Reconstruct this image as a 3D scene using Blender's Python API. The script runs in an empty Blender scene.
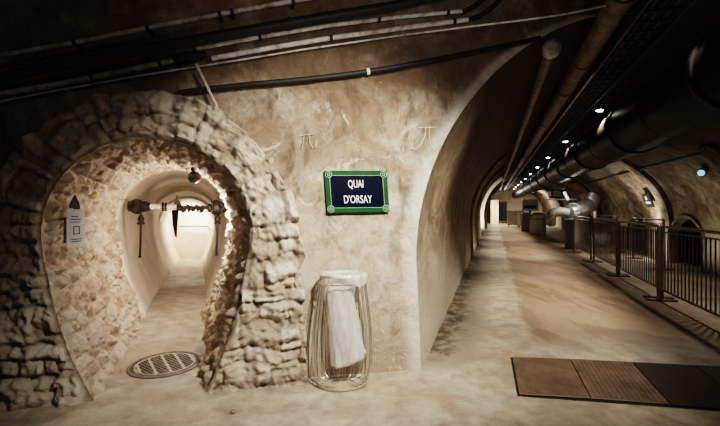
import bpy, math, random
from mathutils import Vector, Matrix, noise
random.seed(7)
S = bpy.context.scene
C = S.collection
PI = math.pi
CH = 1.62                       # eye height
F = 400.0                       # focal length in pixels
# ------------------------------------------------------------------ places
def px(x, y, Y): return Vector(((x-360)/F*Y, Y, CH-(y-207)/F*Y))
def ground(x, y):
    Y = CH*F/(y-207); return Vector(((x-360)/F*Y, Y, 0))
C0 = Vector((-1.82, 3.548, 0))
AW = Vector((1, .185, 0)).normalized(); NW = Vector((-.185, 1, 0)).normalized()
def lean(z): return -.22*max(0, z-2.6)**1.5
def wallp(w, z, off=0): return C0+AW*w+NW*(lean(z)+off)+Vector((0, 0, z))
def on_wall(x, y, off=0):       # where a sight line meets the front wall
    Y = 3.9; p = px(x, y, Y)
    for _ in range(30):
        p = px(x, y, Y)
        d = (p-C0).dot(NW)-(lean(p.z)+off)
        Y -= d*.8
    return p
def corr(s, Y, z): return Vector((.335*Y+1.0546*s, Y, z))      # corridor coordinates
KN = Vector((1, -.335, 0)).normalized(); KD = Vector((.335, 1, 0)).normalized()
TD = Vector((-.3875, 1, 0)).normalized()
def sm(a, b, x):
    t = min(1, max(0, (x-a)/(b-a))); return t*t*(3-2*t)
# ------------------------------------------------------------------ materials
def newmat(name):
    m = bpy.data.materials.new(name); m.use_nodes = True
    return m, m.node_tree.nodes, m.node_tree.links, m.node_tree.nodes['Principled BSDF']
def rgb(c): return (c[0], c[1], c[2], 1)
class NT:
    def __init__(s, n, l): s.n, s.l = n, l
    def add(s, t, **k):
        o = s.n.new(t)
        for a, v in k.items(): setattr(o, a, v)
        return o
    def noise(s, vec, scale, detail=6, rough=.6, dist=0):
        o = s.add('ShaderNodeTexNoise'); o.inputs['Scale'].default_value = scale; o.inputs['Detail'].default_value = detail
        o.inputs['Roughness'].default_value = rough; o.inputs['Distortion'].default_value = dist
        s.l.new(vec, o.inputs['Vector']); return o.outputs['Fac']
    def ramp(s, fac, stops):
        o = s.add('ShaderNodeValToRGB'); e = o.color_ramp.elements
        while len(e) < len(stops): e.new(.5)
        for i, (p, c) in enumerate(stops):
            e[i].position = p; e[i].color = rgb(c) if not isinstance(c, (int, float)) else (c, c, c, 1)
        s.l.new(fac, o.inputs['Fac']); return o.outputs['Color']
    def mix(s, fac, a, b, mode='MIX'):
        o = s.add('ShaderNodeMix', data_type='RGBA', blend_type=mode)
        for sock, v in ((o.inputs[0], fac), (o.inputs[6], a), (o.inputs[7], b)):
            if isinstance(v, (int, float)): sock.default_value = v
            elif isinstance(v, tuple): sock.default_value = rgb(v)
            else: s.l.new(v, sock)
        return o.outputs[2]
    def math(s, op, a, b=None, clamp=False):
        o = s.add('ShaderNodeMath', operation=op); o.use_clamp = clamp
        for i, v in enumerate((a, b)):
            if v is None: continue
            if isinstance(v, (int, float)): o.inputs[i].default_value = v
            else: s.l.new(v, o.inputs[i])
        return o.outputs[0]
    def mapr(s, v, a, b, c=0, d=1):
        o = s.add('ShaderNodeMapRange'); s.l.new(v, o.inputs[0])
        for i, q in enumerate((a, b, c, d)): o.inputs[i+1].default_value = q
        return o.outputs[0]
    def bump(s, h, strength, dist, bsdf):
        o = s.add('ShaderNodeBump'); o.inputs['Strength'].default_value = strength; o.inputs['Distance'].default_value = dist
        s.l.new(h, o.inputs['Height']); s.l.new(o.outputs[0], bsdf.inputs['Normal'])
def paint(name, col, rough=.6, metal=0, vary=.25, scale=9, bump=.0, dirt=None):
    m, n, l, b = newmat(name); t = NT(n, l)
    tc = t.add('ShaderNodeTexCoord').outputs['Object']
    f = t.noise(tc, scale)
    lo = tuple(c*(1-vary) for c in col); hi = tuple(min(1, c*(1+vary)) for c in col)
    c = t.ramp(f, [(.3, lo), (.7, hi)])
    if dirt:
        g = t.ramp(t.noise(tc, scale*.45, 8, .7), [(.48, 0), (.66, 1)])
        c = t.mix(g, c, dirt)
    l.new(c, b.inputs['Base Color']); b.inputs['Roughness'].default_value = rough; b.inputs['Metallic'].default_value = metal
    if bump: t.bump(f, bump, .01, b)
    return m
def glow(name, col, k):
    m, n, l, b = newmat(name)
    b.inputs['Base Color'].default_value = rgb(col); b.inputs['Emission Color'].default_value = rgb(col); b.inputs['Emission Strength'].default_value = k
    return m
M = {}
def pos(t): return t.add('ShaderNodeNewGeometry').outputs['Position']
def sepz(t, p):
    o = t.add('ShaderNodeSeparateXYZ'); t.l.new(p, o.inputs[0]); return o.outputs
def dot(t, p, v):
    o = t.add('ShaderNodeVectorMath', operation='DOT_PRODUCT'); t.l.new(p, o.inputs[0]); o.inputs[1].default_value = v; return o.outputs['Value']
def stretch(t, p, v):
    o = t.add('ShaderNodeVectorMath', operation='MULTIPLY'); t.l.new(p, o.inputs[0]); o.inputs[1].default_value = v; return o.outputs[0]

def mat_plaster():
    m, n, l, b = newmat('stained_plaster'); t = NT(n, l); p = pos(t)
    at = t.add('ShaderNodeAttribute', attribute_name='Col'); o = t.add('ShaderNodeSeparateColor'); l.new(at.outputs['Color'], o.inputs[0]); edge = o.outputs[0]
    big = t.noise(p, 1.5, 10, .68, .8); mid = t.noise(p, 4.5, 12, .74, .5); fine = t.noise(p, 22, 8, .75)
    drip = t.noise(stretch(t, p, (3.0, 3.0, 1.3)), 1.3, 10, .7, .9)
    c = t.ramp(mid, [(.32, (.22, .16, .105)), (.43, (.40, .325, .24)), (.53, (.50, .44, .35)), (.68, (.62, .57, .49))])
    z = sepz(t, p)[2]
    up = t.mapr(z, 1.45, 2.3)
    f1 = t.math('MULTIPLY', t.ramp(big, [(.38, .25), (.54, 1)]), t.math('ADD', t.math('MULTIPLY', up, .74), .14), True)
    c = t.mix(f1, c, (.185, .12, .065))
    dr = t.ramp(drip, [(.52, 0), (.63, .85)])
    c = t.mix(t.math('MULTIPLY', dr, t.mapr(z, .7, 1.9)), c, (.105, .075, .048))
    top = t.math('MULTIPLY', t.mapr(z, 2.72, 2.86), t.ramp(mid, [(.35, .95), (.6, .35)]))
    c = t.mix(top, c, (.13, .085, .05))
    c = t.mix(t.ramp(fine, [(.27, .85), (.36, 0)]), c, (.10, .075, .05))
    c = t.mix(t.ramp(fine, [(.62, 0), (.72, .5)]), c, (.72, .68, .60))
    low = t.math('MULTIPLY', t.mapr(z, .5, 0), t.ramp(mid, [(.4, .1), (.55, .75)]))
    c = t.mix(low, c, (.30, .22, .14))
    pk = t.ramp(t.noise(p, 2.1, 9, .7, 1.2), [(.60, 0), (.615, .55)])
    c = t.mix(t.math('MULTIPLY', pk, t.mapr(z, 2.8, 2.5)), c, (.66, .60, .50))
    c = t.mix(t.math('MULTIPLY', edge, t.ramp(mid, [(.35, .45), (.55, .95)])), c, (.70, .655, .57))
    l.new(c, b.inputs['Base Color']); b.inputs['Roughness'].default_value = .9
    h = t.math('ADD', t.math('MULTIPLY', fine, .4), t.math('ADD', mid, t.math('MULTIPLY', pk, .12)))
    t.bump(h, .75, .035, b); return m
def mat_vault():
    m, n, l, b = newmat('vault_render'); t = NT(n, l); p = pos(t)
    big = t.noise(p, 1.1, 10, .7, .6); fine = t.noise(p, 12, 10, .78, .3)
    st = t.noise(stretch(t, p, (1.6, .7, 1.0)), 2.4, 9, .72, .8)
    z = sepz(t, p)[2]; s_ = dot(t, p, tuple(KN))
    c = t.ramp(fine, [(.32, (.21, .15, .09)), (.47, (.37, .295, .205)), (.6, (.45, .375, .275)), (.72, (.56, .49, .39))])
    c = t.mix(t.ramp(big, [(.42, 0), (.60, .75)]), c, (.15, .10, .052))
    c = t.mix(t.math('MULTIPLY', t.ramp(st, [(.45, 0), (.6, .85)]), t.mapr(z, .7, 1.5)), c, (.10, .07, .035))
    c = t.mix(t.math('MULTIPLY', t.mapr(z, 1.3, .3), .7), c, (.58, .52, .44))  # foot lightened: brightness of the lit lower wall put into the colour
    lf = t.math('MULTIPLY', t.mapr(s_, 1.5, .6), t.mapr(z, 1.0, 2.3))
    c = t.mix(t.math('MULTIPLY', lf, t.ramp(fine, [(.38, .9), (.62, .35)])), c, (.19, .135, .07))  # left side darkened with height, shade put into the colour
    c = t.mix(t.math('MULTIPLY', t.mapr(z, 2.1, 3.2), .9), c, (.055, .04, .024))  # crown darkened with height: overhead shade painted into the colour
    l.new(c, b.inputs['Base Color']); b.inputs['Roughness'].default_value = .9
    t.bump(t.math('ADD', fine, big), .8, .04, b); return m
def mat_tunnel():
    m, n, l, b = newmat('pale_render'); t = NT(n, l); p = pos(t)
    big = t.noise(p, 1.6, 7, .6, .5); fine = t.noise(p, 18, 6, .65)
    z = sepz(t, p)[2]
    c = t.ramp(big, [(.3, (.62, .53, .43)), (.55, (.76, .69, .60)), (.8, (.82, .77, .70))])
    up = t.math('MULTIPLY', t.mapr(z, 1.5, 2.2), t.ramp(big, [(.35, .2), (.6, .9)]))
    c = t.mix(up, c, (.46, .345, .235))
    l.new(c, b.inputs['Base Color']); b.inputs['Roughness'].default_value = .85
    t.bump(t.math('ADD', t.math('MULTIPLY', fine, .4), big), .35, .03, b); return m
def mat_stone():
    m, n, l, b = newmat('rubble_stone'); t = NT(n, l); p = pos(t)
    at = t.add('ShaderNodeAttribute', attribute_name='Col'); o = t.add('ShaderNodeSeparateColor'); l.new(at.outputs['Color'], o.inputs[0])
    tone, h, inner = o.outputs[0], o.outputs[1], o.outputs[2]
    fine = t.noise(p, 30, 7, .7); mid = t.noise(p, 7, 7, .65)
    c = t.ramp(tone, [(0, (.40, .325, .24)), (.35, (.52, .445, .35)), (.65, (.60, .535, .44)), (.93, (.66, .60, .51)), (1, (.60, .44, .27))])
    c = t.mix(t.ramp(mid, [(.45, 0), (.65, .5)]), c, (.36, .28, .195))
    c = t.mix(t.ramp(fine, [(.3, .75), (.42, 0)]), c, (.20, .145, .09))
    mort = t.ramp(h, [(.05, 1), (.5, 0)])
    mc = t.mix(inner, (.21, .16, .115), (.48, .385, .295))  # front joints darkened: crevice shade put into the mortar colour
    c = t.mix(t.math('MULTIPLY', mort, .85), c, mc)
    # inside the arch the faces of the small stones are darker than the pale joints
    c = t.mix(t.math('MULTIPLY', inner, t.math('MULTIPLY', t.ramp(h, [(.3, 0), (.8, .9)]), t.ramp(tone, [(.25, .7), (.6, .3)]))), c, (.27, .18, .12))
    pit = t.math('MULTIPLY', inner, t.ramp(t.noise(p, 9, 8, .75, .4), [(.36, .85), (.46, 0)]))
    c = t.mix(pit, c, (.17, .105, .06))
    l.new(c, b.inputs['Base Color']); b.inputs['Roughness'].default_value = .92
    t.bump(t.math('ADD', t.math('MULTIPLY', fine, .6), mid), .8, .03, b); return m
def mat_floor():
    m, n, l, b = newmat('worn_concrete_floor'); t = NT(n, l); p = pos(t)
    # s across the corridor
    s = dot(t, p, tuple(KN))
    big = t.noise(p, .8, 8, .65, .5); mid = t.noise(p, 4.5, 8, .7, .3); fine = t.noise(p, 45, 6, .7)
    lng = t.noise(stretch(t, p, (1.6, .5, 1)), 1.2, 7, .65, .6)
    c = t.ramp(mid, [(.32, (.26, .215, .165)), (.5, (.41, .36, .29)), (.66, (.52, .47, .395))])
    se = t.math('ADD', s, t.math('MULTIPLY', t.math('SUBTRACT', lng, .5), .35))
    brown = t.math('MULTIPLY', t.mapr(se, .36, .46), t.mapr(se, 3.2, 2.4))
    y = sepz(t, p)[1]
    brown = t.math('MULTIPLY', brown, t.mapr(y, 4.4, 5.2))
    c = t.mix(t.math('MULTIPLY', brown, .85), c, (.255, .18, .11))
    patch = t.math('MULTIPLY', t.ramp(lng, [(.47, 0), (.53, .8)]), brown)
    c = t.mix(patch, c, (.17, .115, .065))
    st = t.ramp(big, [(.46, 0), (.66, .75)])
    c = t.mix(st, c, (.27, .195, .125))
    # damp dark edge along the wall of the corridor
    damp = t.math('MULTIPLY', t.math('MULTIPLY', t.mapr(se, -.05, -.55), t.mapr(s, -1.5, -1.0)), t.math('MULTIPLY', t.mapr(y, 3.9, 4.4), t.ramp(mid, [(.38, .2), (.55, 1)])))
    c = t.mix(damp, c, (.075, .058, .04))
    c = t.mix(t.ramp(fine, [(.30, .75), (.40, 0)]), c, (.11, .085, .06))
    c = t.mix(t.ramp(t.noise(p, 17, 8, .8), [(.60, 0), (.70, .45)]), c, (.62, .57, .49))
    l.new(c, b.inputs['Base Color'])
    l.new(t.ramp(big, [(.3, .55), (.7, .85)]), b.inputs['Roughness'])
    t.bump(t.math('ADD', t.math('MULTIPLY', fine, .25), mid), .45, .02, b); return m
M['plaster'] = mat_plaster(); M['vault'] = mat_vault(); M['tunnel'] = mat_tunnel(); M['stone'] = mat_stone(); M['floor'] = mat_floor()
M['ceil'] = paint('sooty_ceiling', (.10, .075, .05), .9, 0, .5, 3, .4)
M['black'] = paint('black_paint', (.015, .014, .013), .55, 0, .3)
M['duct'] = paint('dark_steel_duct', (.013, .011, .009), .45, .15, .35, 4, .1)
M['cable'] = paint('black_cable', (.02, .018, .016), .6)
M['greypipe'] = paint('grey_pipe', (.56, .53, .48), .55, 0, .25, 14, .1, (.2, .16, .11))
M['whitepipe'] = paint('white_pipe', (.74, .72, .68), .5, 0, .2, 14, 0, (.3, .25, .19))
M['rustpipe'] = paint('brown_pipe', (.22, .17, .11), .6, .1, .4, 14, .3, (.10, .065, .035))
M['darkmetal'] = paint('dark_iron', (.05, .04, .033), .55, .5, .4, 12, .2)
M['galv'] = paint('galvanised_steel', (.17, .14, .11), .42, .5, .3, 10)
M['wire'] = paint('steel_wire', (.60, .54, .46), .38, .75, .2, 20)
M['cover'] = paint('worn_iron', (.19, .155, .125), .6, .3, .3, 14, .2)
M['cover_dark'] = paint('iron_slots', (.10, .08, .065), .75, .2, .3, 14)
M['cover_pale'] = paint('dusty_iron', (.42, .36, .29), .8, .1, .2, 14)
M['cover_mid'] = paint('worn_slats', (.27, .225, .18), .75, .1, .25, 14)
M['navy'] = paint('navy_enamel', (.0012, .0018, .014), .5, 0, .1)
M['green'] = paint('green_enamel', (.013, .07, .02), .45, 0, .15)
M['white'] = paint('white_enamel', (.8, .8, .78), .4, 0, .05)
M['line'] = paint('pale_green_line', (.42, .55, .42), .5, 0, .1)
M['plate_a'] = paint('brown_steel_plate', (.185, .125, .08), .6, .2, .4, 6, .2, (.10, .066, .04))
M['plate_b'] = paint('rusty_steel_plate', (.155, .108, .07), .6, .2, .4, 6, .2, (.06, .04, .025))
M['plate_c'] = paint('dark_steel_plate', (.038, .026, .018), .6, .2, .35, 9, .2)
M['lampglass'] = paint('smoky_globe', (.075, .06, .048), .16, .3, .2)
M['lit'] = glow('lamp_face', (1, .86, .68), 14)
M['litdisc'] = glow('spot_face', (1, .95, .85), 22)
M['teal'] = glow('teal_lens', (.25, .75, .68), .9)
M['silver'] = paint('silver_foil', (.62, .64, .66), .32, .85, .2, 8, .3)
M['insul'] = paint('grey_insulation', (.36, .34, .30), .6, .2, .3, 8, .2)
M['plaquegrey'] = paint('grey_print_sheet', (.13, .125, .12), .4, .2, .5, 16)
M['copper'] = paint('rusty_elbow', (.34, .20, .13), .5, .4, .35, 6)
M['cream'] = paint('cream_panel', (.62, .58, .5), .6, 0, .12)
M['olive'] = paint('green_box', (.05, .065, .04), .6, 0, .2)
M['chalk'] = paint('chalk_scratch', (.74, .68, .58), .9, 0, .25, 40)
M['chalk2'] = paint('faint_scratch', (.54, .46, .36), .9, 0, .25, 40)
M['niche'] = paint('niche_dark', (.03, .023, .016), .95, 0, .4, 4)  # near-black colour for the insides of the recesses
def mat_bag():
    m, n, l, b = newmat('clear_plastic'); t = NT(n, l)
    tc = t.add('ShaderNodeTexCoord').outputs['Object']
    b.inputs['Base Color'].default_value = (.88, .87, .84, 1); b.inputs['Roughness'].default_value = .22
    tr = t.add('ShaderNodeBsdfTransparent'); tl = t.add('ShaderNodeBsdfTranslucent'); tl.inputs[0].default_value = (.9, .88, .84, 1)
    m1 = t.add('ShaderNodeMixShader'); m1.inputs[0].default_value = .35; l.new(b.outputs[0], m1.inputs[1]); l.new(tl.outputs[0], m1.inputs[2])
    m2 = t.add('ShaderNodeMixShader'); l.new(m1.outputs[0], m2.inputs[1]); l.new(tr.outputs[0], m2.inputs[2])
    f = t.noise(stretch(t, tc, (1, 1, .3)), 14, 5, .6, .5)
    l.new(t.ramp(f, [(.35, .22), (.65, .5)]), m2.inputs[0])
    l.new(m2.outputs[0], n['Material Output'].inputs[0])
    t.bump(f, .5, .03, b); return m
M['bag'] = mat_bag()
def mat_clear():
    m, n, l, b = newmat('clear_acrylic'); t = NT(n, l)
    b.inputs['Base Color'].default_value = (.8, .8, .8, 1); b.inputs['Roughness'].default_value = .15
    tr = t.add('ShaderNodeBsdfTransparent'); m2 = t.add('ShaderNodeMixShader'); m2.inputs[0].default_value = .45
    l.new(b.outputs[0], m2.inputs[1]); l.new(tr.outputs[0], m2.inputs[2]); l.new(m2.outputs[0], n['Material Output'].inputs[0]); return m
M['acrylic'] = mat_clear()
# ------------------------------------------------------------------ mesh building
class MB:
    def __init__(s): s.v, s.f, s.col = [], [], []
    def add(s, vs, fs):
        o = len(s.v); s.v += [Vector(v) for v in vs]; s.f += [tuple(o+i for i in f) for f in fs]; return s
    def box(s, c, d, ax=None, bevel=0):
        c = Vector(c); X, Y, Z = ax or (Vector((1, 0, 0)), Vector((0, 1, 0)), Vector((0, 0, 1)))
        hx, hy, hz = d[0]/2, d[1]/2, d[2]/2
        if bevel <= 0:
            vs = [c+X*(a*hx)+Y*(b*hy)+Z*(e*hz) for e in (-1, 1) for a, b in ((-1, -1), (1, -1), (1, 1), (-1, 1))]
            return s.add(vs, [(3, 2, 1, 0), (4, 5, 6, 7), (0, 1, 5, 4), (1, 2, 6, 5), (2, 3, 7, 6), (3, 0, 4, 7)])
        k = bevel
        lay = [(-hz, k), (-hz+k, 0), (hz-k, 0), (hz, k)]
        vs = []; n = 8
        for z, i in lay:
            a, b = hx-i, hy-i; q = min(k, a*.9, b*.9)
            for u, w in ((-a+q, -b), (a-q, -b), (a, -b+q), (a, b-q), (a-q, b), (-a+q, b), (-a, b-q), (-a, -b+q)): vs.append(c+X*u+Y*w+Z*z)
        fs = [tuple(range(7, -1, -1)), tuple(range(24, 32))]
        for r in range(3):
            for i in range(8): fs.append((r*8+i, r*8+(i+1) % 8, r*8+8+(i+1) % 8, r*8+8+i))
        return s.add(vs, fs)
    def tube(s, pts, r, seg=10, closed=False, cap=True):
        pts = [Vector(p) for p in pts]; n = len(pts)
        rr = r if isinstance(r, (list, tuple)) else [r]*n
        tg = []
        for i in range(n):
            if closed: d = pts[(i+1) % n]-pts[i-1]
            else: d = pts[min(i+1, n-1)]-pts[max(i-1, 0)]
            tg.append(d.normalized() if d.length > 1e-9 else (tg[-1] if tg else Vector((0, 0, 1))))
        ref = Vector((0, 0, 1)) if abs(tg[0].z) < .9 else Vector((1, 0, 0))
        N = (ref-tg[0]*ref.dot(tg[0])).normalized()
        vs = []
        for i in range(n):
            N = N-tg[i]*N.dot(tg[i]); N.normalize(); B = tg[i].cross(N)
            for k in range(seg):
                a = 2*PI*k/seg; vs.append(pts[i]+(N*math.cos(a)+B*math.sin(a))*rr[i])
        fs = []
        for i in range(n if closed else n-1):
            j = (i+1) % n
            for k in range(seg): fs.append((i*seg+k, i*seg+(k+1) % seg, j*seg+(k+1) % seg, j*seg+k))
        if cap and not closed: fs += [tuple(range(seg-1, -1, -1)), tuple((n-1)*seg+k for k in range(seg))]
        return s.add(vs, fs)
    def lathe(s, prof, o, axis=Vector((0, 0, 1)), seg=24):
        axis = Vector(axis).normalized(); o = Vector(o)
        ref = Vector((0, 0, 1)) if abs(axis.z) < .9 else Vector((1, 0, 0))
        N = (ref-axis*ref.dot(axis)).normalized(); B = axis.cross(N); vs = []
        for r, h in prof:
            for k in range(seg):
                a = 2*PI*k/seg; vs.append(o+axis*h+(N*math.cos(a)+B*math.sin(a))*max(r, 1e-4))
        fs = []
        for i in range(len(prof)-1):
            for k in range(seg): fs.append((i*seg+k, i*seg+(k+1) % seg, (i+1)*seg+(k+1) % seg, (i+1)*seg+k))
        fs += [tuple(range(seg-1, -1, -1)), tuple((len(prof)-1)*seg+k for k in range(seg))]
        return s.add(vs, fs)
    def grid(s, rows, closed=False):
        nr, nc = len(rows), len(rows[0]); vs = [v for r in rows for v in r]; fs = []
        for i in range(nr-1):
            for j in range(nc if closed else nc-1): fs.append((i*nc+j, i*nc+(j+1) % nc, (i+1)*nc+(j+1) % nc, (i+1)*nc+j))
        return s.add(vs, fs)
    def build(s, name, mat, parent=None, smooth=True, angle=40):
        off = Vector((0, 0, 0))
        if parent is not None:
            r = parent
            while r.parent: r = r.parent
            off = r.location.copy() if r.type == 'EMPTY' else Vector((0, 0, 0))
        me = bpy.data.meshes.new(name); me.from_pydata([tuple(v-off) for v in s.v], [], s.f); me.validate(); me.update()
        me.materials.append(M[mat] if isinstance(mat, str) else mat)
        if s.col and len(s.col) == len(me.vertices):
            ca = me.color_attributes.new('Col', 'FLOAT_COLOR', 'POINT')
            for i, c in enumerate(s.col): ca.data[i].color = (c[0], c[1], c[2], 1)
        if smooth:
            me.shade_smooth()
            try: me.set_sharp_from_angle(angle=math.radians(angle))
            except Exception: pass
        o = bpy.data.objects.new(name, me); C.objects.link(o)
        if parent is not None: o.parent = parent
        return o
def empty(name, loc, label, cat, group=None):
    o = bpy.data.objects.new(name, None); o.empty_display_size = .1; o.location = loc; C.objects.link(o)
    return tag(o, label, cat, group)
def tag(o, label, cat, group=None):
    o['label'] = label; o['category'] = cat
    if group: o['group'] = group
    return o
def struct(o): o['kind'] = 'structure'; return o
def dup(root):
    r = root.copy(); C.objects.link(r)
    for ch in list(root.children):
        c = ch.copy(); C.objects.link(c); c.parent = r
        for g in list(ch.children):
            d = g.copy(); C.objects.link(d); d.parent = c
    return r
# ------------------------------------------------------------------ arch geometry
INNER_HALF = [(.44, -.06), (.44, 0), (.53, .19), (.64, .45), (.70, .66), (.77, .95), (.815, 1.2), (.83, 1.4)]
for k in range(1, 13):
    a = PI/2*k/12; INNER_HALF.append((.83*math.cos(a), 1.4+.82*math.sin(a)))
OUTER_HALF = [(1.36, -.06), (1.36, 0), (1.33, .5), (1.30, 1.0), (1.26, 1.35), (1.19, 1.69), (1.02, 2.02), (.79, 2.28), (.52, 2.46), (.25, 2.56), (0, 2.60)]
def catmull(pts, n):
    out = []
    P = [pts[0]]+pts+[pts[-1]]
    for i in range(1, len(P)-2):
        for k in range(8):
            t = k/8; q = []
            for d in range(2):
                p0, p1, p2, p3 = P[i-1][d], P[i][d], P[i+1][d], P[i+2][d]
                q.append(.5*(2*p1+(p2-p0)*t+(2*p0-5*p1+4*p2-p3)*t*t+(3*p1-p0-3*p2+p3)*t**3))
            out.append(tuple(q))
    out.append(pts[-1])
    return resample(out, n)
def resample(pts, n):
    L = [0]
    for a, b in zip(pts, pts[1:]): L.append(L[-1]+math.dist(a, b))
    out, j = [], 0
    for i in range(n):
        d = L[-1]*i/(n-1)
        while j < len(L)-2 and L[j+1] < d: j += 1
        t = (d-L[j])/max(1e-9, L[j+1]-L[j])
        out.append(tuple(pts[j][k]+(pts[j+1][k]-pts[j][k])*t for k in range(len(pts[0]))))
    return out
def full(half, n):
    left = [(-w, z) for w, z in half]; right = [(w, z) for w, z in reversed(half)][1:]
    return catmull(left+right, n)
NU = 400
INNER = full(INNER_HALF, NU); OUTER = full(OUTER_HALF, NU)
def hsh(a, b, c=0.0): return (math.sin(a*127.1+b*311.7+c*74.7)*43758.5453) % 1.0
def rubble(row, u, H, L, seed):
    """coursed rubble: distance to the joint (m) and a tone per stone"""
    row += .05*noise.noise(Vector((u*4, row*2.5, seed)))+.012*noise.noise(Vector((u*11, row*11, seed+4)))
    v = row/H+.30*math.sin(row/H*2.1+seed); k = math.floor(v); fv = v-k
    l = L*(.75+.7*hsh(k, 1, seed))
    uu = (u+.02*noise.noise(Vector((row*9, u*5, seed+9))))/l+hsh(k, 2, seed)*5; uu += .22*math.sin(uu*3.7+k); c = math.floor(uu); fu = uu-c
    split = hsh(k, c, seed+3) < .10; hh = H
    if split: q = fv*2; fv = q % 1; hh = H*.5; c += .5*math.floor(q)
    dx = min(fu, 1-fu)*l; dy = min(fv, 1-fv)*hh; e = .028
    dx, dy = max(0, e*1.6-dx), max(0, e*1.6-dy)
    d = e*1.6-math.hypot(dx, dy)+.010*noise.noise(Vector((row*16, u*16, seed)))
    return d, hsh(k, c, seed+7)
def fbm(p, o=4): return noise.fractal(Vector(p), .9, 2.1, o)
# ------------------------------------------------------------------ setting: floor, ceiling
m = MB(); rows = []
for i in range(60):
    Y = -2+i*.75
    rows.append([Vector((-7+j*1.0+max(0, .335*(Y-4)), Y, 0)) for j in range(16)])
m.grid([[Vector((-8, -2, 0)), Vector((9, -2, 0))], [Vector((-8, 14, 0)), Vector((14, 14, 0))], [Vector((6, 44, 0)), Vector((24, 44, 0))]])
struct(m.build('floor', 'floor', smooth=False))
m = MB(); m.box((.5, .9, 3.95), (13, 7.2, .1)); struct(m.build('ceiling', 'ceil', smooth=False))
# front wall with the arch cut through and the corridor's edge on one side
SC, AL, AR, VH, VZ = 1.54, 2.276, 3.4, 2.56, 1.1
def wall_Y(s, z): return (3.885+.185*1.0546*s+1.017*lean(z))/(1-.062)
def left_s(z):
    if z < VZ: return -.69-.046*min(1, max(0, z)/VZ)
    return SC-AL*math.sqrt(max(0, 1-((min(z, 3.655)-VZ)/VH)**2))
def wedge(z):
    q = left_s(z); p = corr(q, wall_Y(q, z), z); return (p-C0).dot(AW)
MID = [(a[0]+(b[0]-a[0])*.35, a[1]+(b[1]-a[1])*.35) for a, b in zip(INNER, OUTER)]
def inside(w, z, poly):
    r = False; j = len(poly)-1
    for i in range(len(poly)):
        a, b = poly[i], poly[j]
        if (a[1] > z) != (b[1] > z) and w < (b[0]-a[0])*(z-a[1])/(b[1]-a[1])+a[0]: r = not r
        j = i
    return r
NZ, NWW = 78, 190
vs, fs, wz, ecol = [], [], [], []
for i in range(NZ+1):
    z = -.04+i*3.96/NZ; we = wedge(max(z, 0))
    if z > 3.6: we += (z-3.6)*6
    for j in range(NWW+1):
        w = -4.6+(we+4.6)*(j/NWW)
        bulge = .02*fbm((w*1.3, z*1.3, 3), 4)+.006*fbm((w*7, z*7, 5), 3)
        bulge *= sm(0, .12, we-w)
        vs.append(wallp(w, z, bulge)); wz.append((w, z)); ecol.append((sm(.20, .05, we-w), 0, 0))
for i in range(NZ):
    for j in range(NWW):
        a = i*(NWW+1)+j; q = (a, a+1, a+NWW+2, a+NWW+1)
        cw = sum(wz[k][0] for k in q)/4; cz = sum(wz[k][1] for k in q)/4
        if abs(cw) < 1.5 and inside(cw, cz, MID): continue
        fs.append(q)
m = MB(); m.add(vs, fs); m.col = ecol; struct(m.build('wall_front', 'plaster'))
# stone arch: front ring and rough intrados
m = MB(); NV = 56; rows = []; PRO = .12
arc = [0]
for a, b in zip(INNER, INNER[1:]): arc.append(arc[-1]+math.dist(a, b))
arco = [0]
for a, b in zip(OUTER, OUTER[1:]): arco.append(arco[-1]+math.dist(a, b))
for i in range(NU):
    a, b = INNER[i], OUTER[i]; wid = math.dist(a, b); row = []
    dirx, dirz = (b[0]-a[0])/wid, (b[1]-a[1])/wid
    um = (arc[i]+arco[i])/2
    for j in range(NV+6):
        t = min(1, j/NV); r = wid*t
        pw, pz = a[0]+dirx*r, a[1]+dirz*r
        if pz < 1.4: ru, uu = pz, abs(pw)
        else: ru, uu = 1.4+math.atan2(pz-1.4, abs(pw))*1.0, math.hypot(pw, pz-1.4)
        e, tone = rubble(ru, uu, .185, .27, 3.3 if pw > 0 else 8.1)
        h = sm(-.012, .06, e)**.75
        f = fbm((pw*4.5, pz*4.5, 2), 6)+.75*fbm((pw*13, pz*13, 6), 5)-.5*max(0, noise.noise(Vector((pw*17, pz*17, 3)))-.15)*3
        fade = sm(0, .04, r)
        jag = .07*(tone-.5)*sm(.6, 1, t)
        w = a[0]+dirx*(r+jag)+.012*f*dirx; z = a[1]+dirz*(r+jag)
        off = -PRO-fade*(.058*h+.045*(tone-.5)*h+.042*f)
        if j > NV: off = off+(PRO+.2)*((j-NV)/6)
        row.append(C0+AW*w+NW*(off+lean(z))+Vector((0, 0, z)))
        m.col.append((tone, h*fade, 0))
    rows.append(row)
m.grid(rows)
rows = []; ND = 130; DEP = 2.8
ctr = (0, 1.1)
for k in range(ND):
    d = DEP*k/(ND-1); row = []
    for i in range(0, NU):
        w, z = INNER[i]; u = arc[i]
        e, tone = rubble(u, d, .14, .19, 7.7)
        h = sm(.0, .04, e)
        f = fbm((u*5, d*5, 12), 5)+.5*fbm((u*16, d*16, 3), 3)
        fade = sm(0, .1, d)
        k2 = (.085*h*(tone-.25)+.05*f+.004)*fade
        dw, dz = ctr[0]-w, (ctr[1] if z < 1.4 else 1.4)-z; q = math.hypot(dw, dz) or 1
        if z < 1.4: dw, dz, q = (-1 if w > 0 else 1), 0, 1
        p = C0+AW*(w+dw/q*k2)+Vector((0, 0, z+dz/q*k2))+NW*(-PRO+lean(z))+TD*d
        row.append(p); m.col.append((tone, h, 1))
    rows.append(row)
m.grid(rows)
struct(m.build('wall_arch', 'stone', angle=180))
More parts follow.
